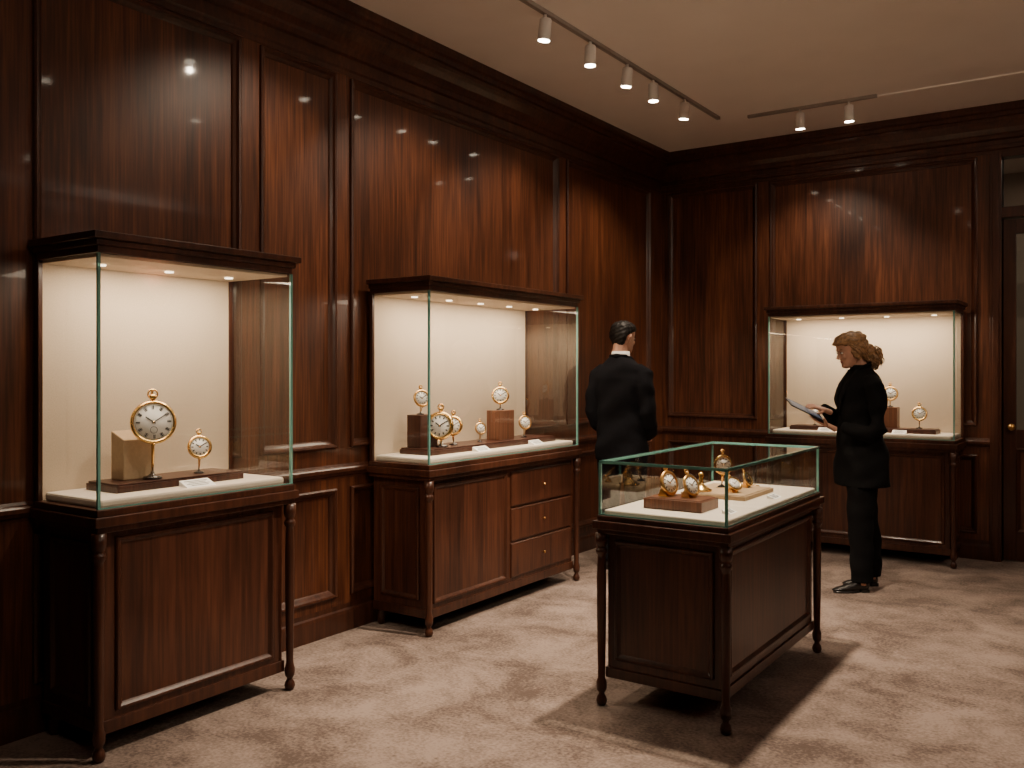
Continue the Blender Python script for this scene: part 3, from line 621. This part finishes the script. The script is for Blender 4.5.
# ---- man
fd=(V((-.566,.824,0))*math.cos(.6)+RV*math.sin(.6))
man=empty('man_in_suit',(-3.045,5.843,0),math.atan2(fd.y,fd.x))
mb=MB()
prof=[(.80,-.005,.195,.138),(.90,-.005,.195,.140),(1.0,-.002,.186,.132),(1.10,0,.176,.122),(1.20,0,.182,.126),(1.30,.0,.194,.132),(1.39,-.004,.203,.130),(1.45,-.010,.196,.112),(1.49,-.018,.145,.090),(1.525,-.022,.098,.075),(1.552,-.022,.070,.066)]
mb.loft([ring(z,cx,a,b_,32,2.4) for z,cx,a,b_ in prof],NAVYCL)
for s in (-1,1):
    mb.tube([(-.015,s*.13,1.455),(-.018,s*.186,1.415),(-.03,s*.214,1.29),(-.035,s*.228,1.15),(.015,s*.225,1.06),(.09,s*.19,1.00),(.15,s*.13,.965)],[.055,.064,.058,.054,.052,.046,.040],NAVYCL,ref=(1,0,0),seg=18)
mb.obj('suit_jacket',man,remesh=.010,smoothit=4,disp=folds)
mb=MB()
for s in (-1,1):
    mb.tube([(-.005,s*.07,1.0),(-.005,s*.098,.90),(.005,s*.100,.70),(.008,s*.100,.52),(-.008,s*.102,.32),(-.010,s*.104,.065)],[(.10,.115),(.098,.11),(.088,.095),(.070,.077),(.062,.070),(.056,.066)],NAVYCL,ref=(0,1,0),seg=20)
mb.ell((-.01,0,.96),(.125,.160,.12),NAVYCL)
mb.obj('suit_trousers',man,remesh=.011,smoothit=3)
make_shoe(man,.0,.104,'shoe_left',.28); make_shoe(man,.0,-.104,'shoe_right',.28)
mb=MB(); mb.loft([ring(z,cx,a,b_,28,2.1) for z,cx,a,b_ in ((1.52,-.018,.072,.070),(1.555,-.020,.067,.067),(1.585,-.018,.063,.064),(1.585,-.018,.058,.059),(1.54,-.018,.060,.060))],SHIRT); mb.obj('shirt_collar',man)
mb=MB(); mb.tube([(.060,.05,1.50),(.0,.080,1.530),(-.06,.062,1.545),(-.088,0,1.552),(-.06,-.062,1.545),(.0,-.080,1.530),(.060,-.05,1.50)],[(.009,.018)]*7,NAVYCL,ref=(1,0,0),seg=10)
for s in (-1,1): mb.tube([(.05,s*.06,1.51),(.105,s*.06,1.43),(.134,s*.04,1.33),(.130,s*.005,1.18)],[(.006,.02),(.007,.036),(.007,.03),(.004,.008)],NAVYCL,ref=(1,0,0),seg=10)
mb.obj('lapels',man)
MHm=Matrix.Translation((.015,0,1.575))@Matrix.Rotation(math.radians(-18),4,'Z')@Matrix.Rotation(math.radians(6),4,'Y')
make_head(man,MHm,.225)
mb=MB(); mb.loft(headrings(.225,HAIRR,.001,0),HAIRM,M=MHm)
mb.obj('hair',man,remesh=.005,smoothit=3,disp=lambda c:(.0016*math.sin(c.z*210+c.y*90),.0016*math.sin(c.x*230+c.z*60),.002*math.sin(c.y*190)))
mb=MB()
for k in range(120):
    a=random.uniform(-1.3,1.3); s0=V((.070*math.cos(a)-.005,.078*math.sin(a),(.80+.12*math.cos(a*1.2))*.225)); pts=[]; ph=random.random()*6
    for q in range(6):
        u=q/5; d=V((s0.x*(1-u)+(-.095+.02*abs(math.sin(a)))*u,s0.y*(1-.3*u),s0.z+.225*(.17*math.sin(math.pi*u)-.30*u*u)))
        c=V((-.012,0,.50*.225)); v_=d-c; L_=V((v_.x/.099,v_.y/.0855,v_.z/(.535*.225))).length
        pts.append(c+v_/max(L_,.1)+V((0,.002*math.sin(ph+u*6),0)))
    mb.tube(pts,[.002,.003,.003,.003,.0025,.001],HAIRM,seg=5,M=MHm)
mb.obj('hair_strands',man)
for s,nm in ((1,'hand_left'),(-1,'hand_right')):
    make_hand(man,(.172,s*.105,.955+s*.012),(.45,-s*.85,-.15),(-.9,-s*.4,.0),(0,0,1),.30,nm)

hc=empty('side_chair',(-.35,YB+1.9,0))
mb=MB()
for sx in (-.2,.2):
    for sy in (-.2,.2): mb.tube([(sx,sy,0),(sx*.95,sy*.95,.44)],[.016,.022],WOODT)
    mb.tube([(sx*.95,.19,.44),(sx*.95,.22,.75),(sx*.9,.26,1.02)],[.02,.02,.016],WOODT)
mb.box((-.22,-.22,.42),(.22,.22,.48),INK); mb.box((-.19,.20,.66),(.19,.245,1.0),INK); mb.obj('chair_frame',hc,bevel=.01)

# ------------------------------------------------------------ world + camera
w=bpy.data.worlds.new('world'); scene.world=w; w.use_nodes=True
w.node_tree.nodes['Background'].inputs[0].default_value=(1,.85,.7,1); w.node_tree.nodes['Background'].inputs[1].default_value=.02
cam=bpy.data.cameras.new('camera'); co=bpy.data.objects.new('camera',cam); scene.collection.objects.link(co); scene.camera=co
cam.sensor_width=36; cam.lens=900/1024*36; cam.shift_y=-14/1024; cam.clip_start=.05
co.location=(0,0,1.45); co.rotation_euler=(math.radians(90),0,math.atan2(.566,.824))
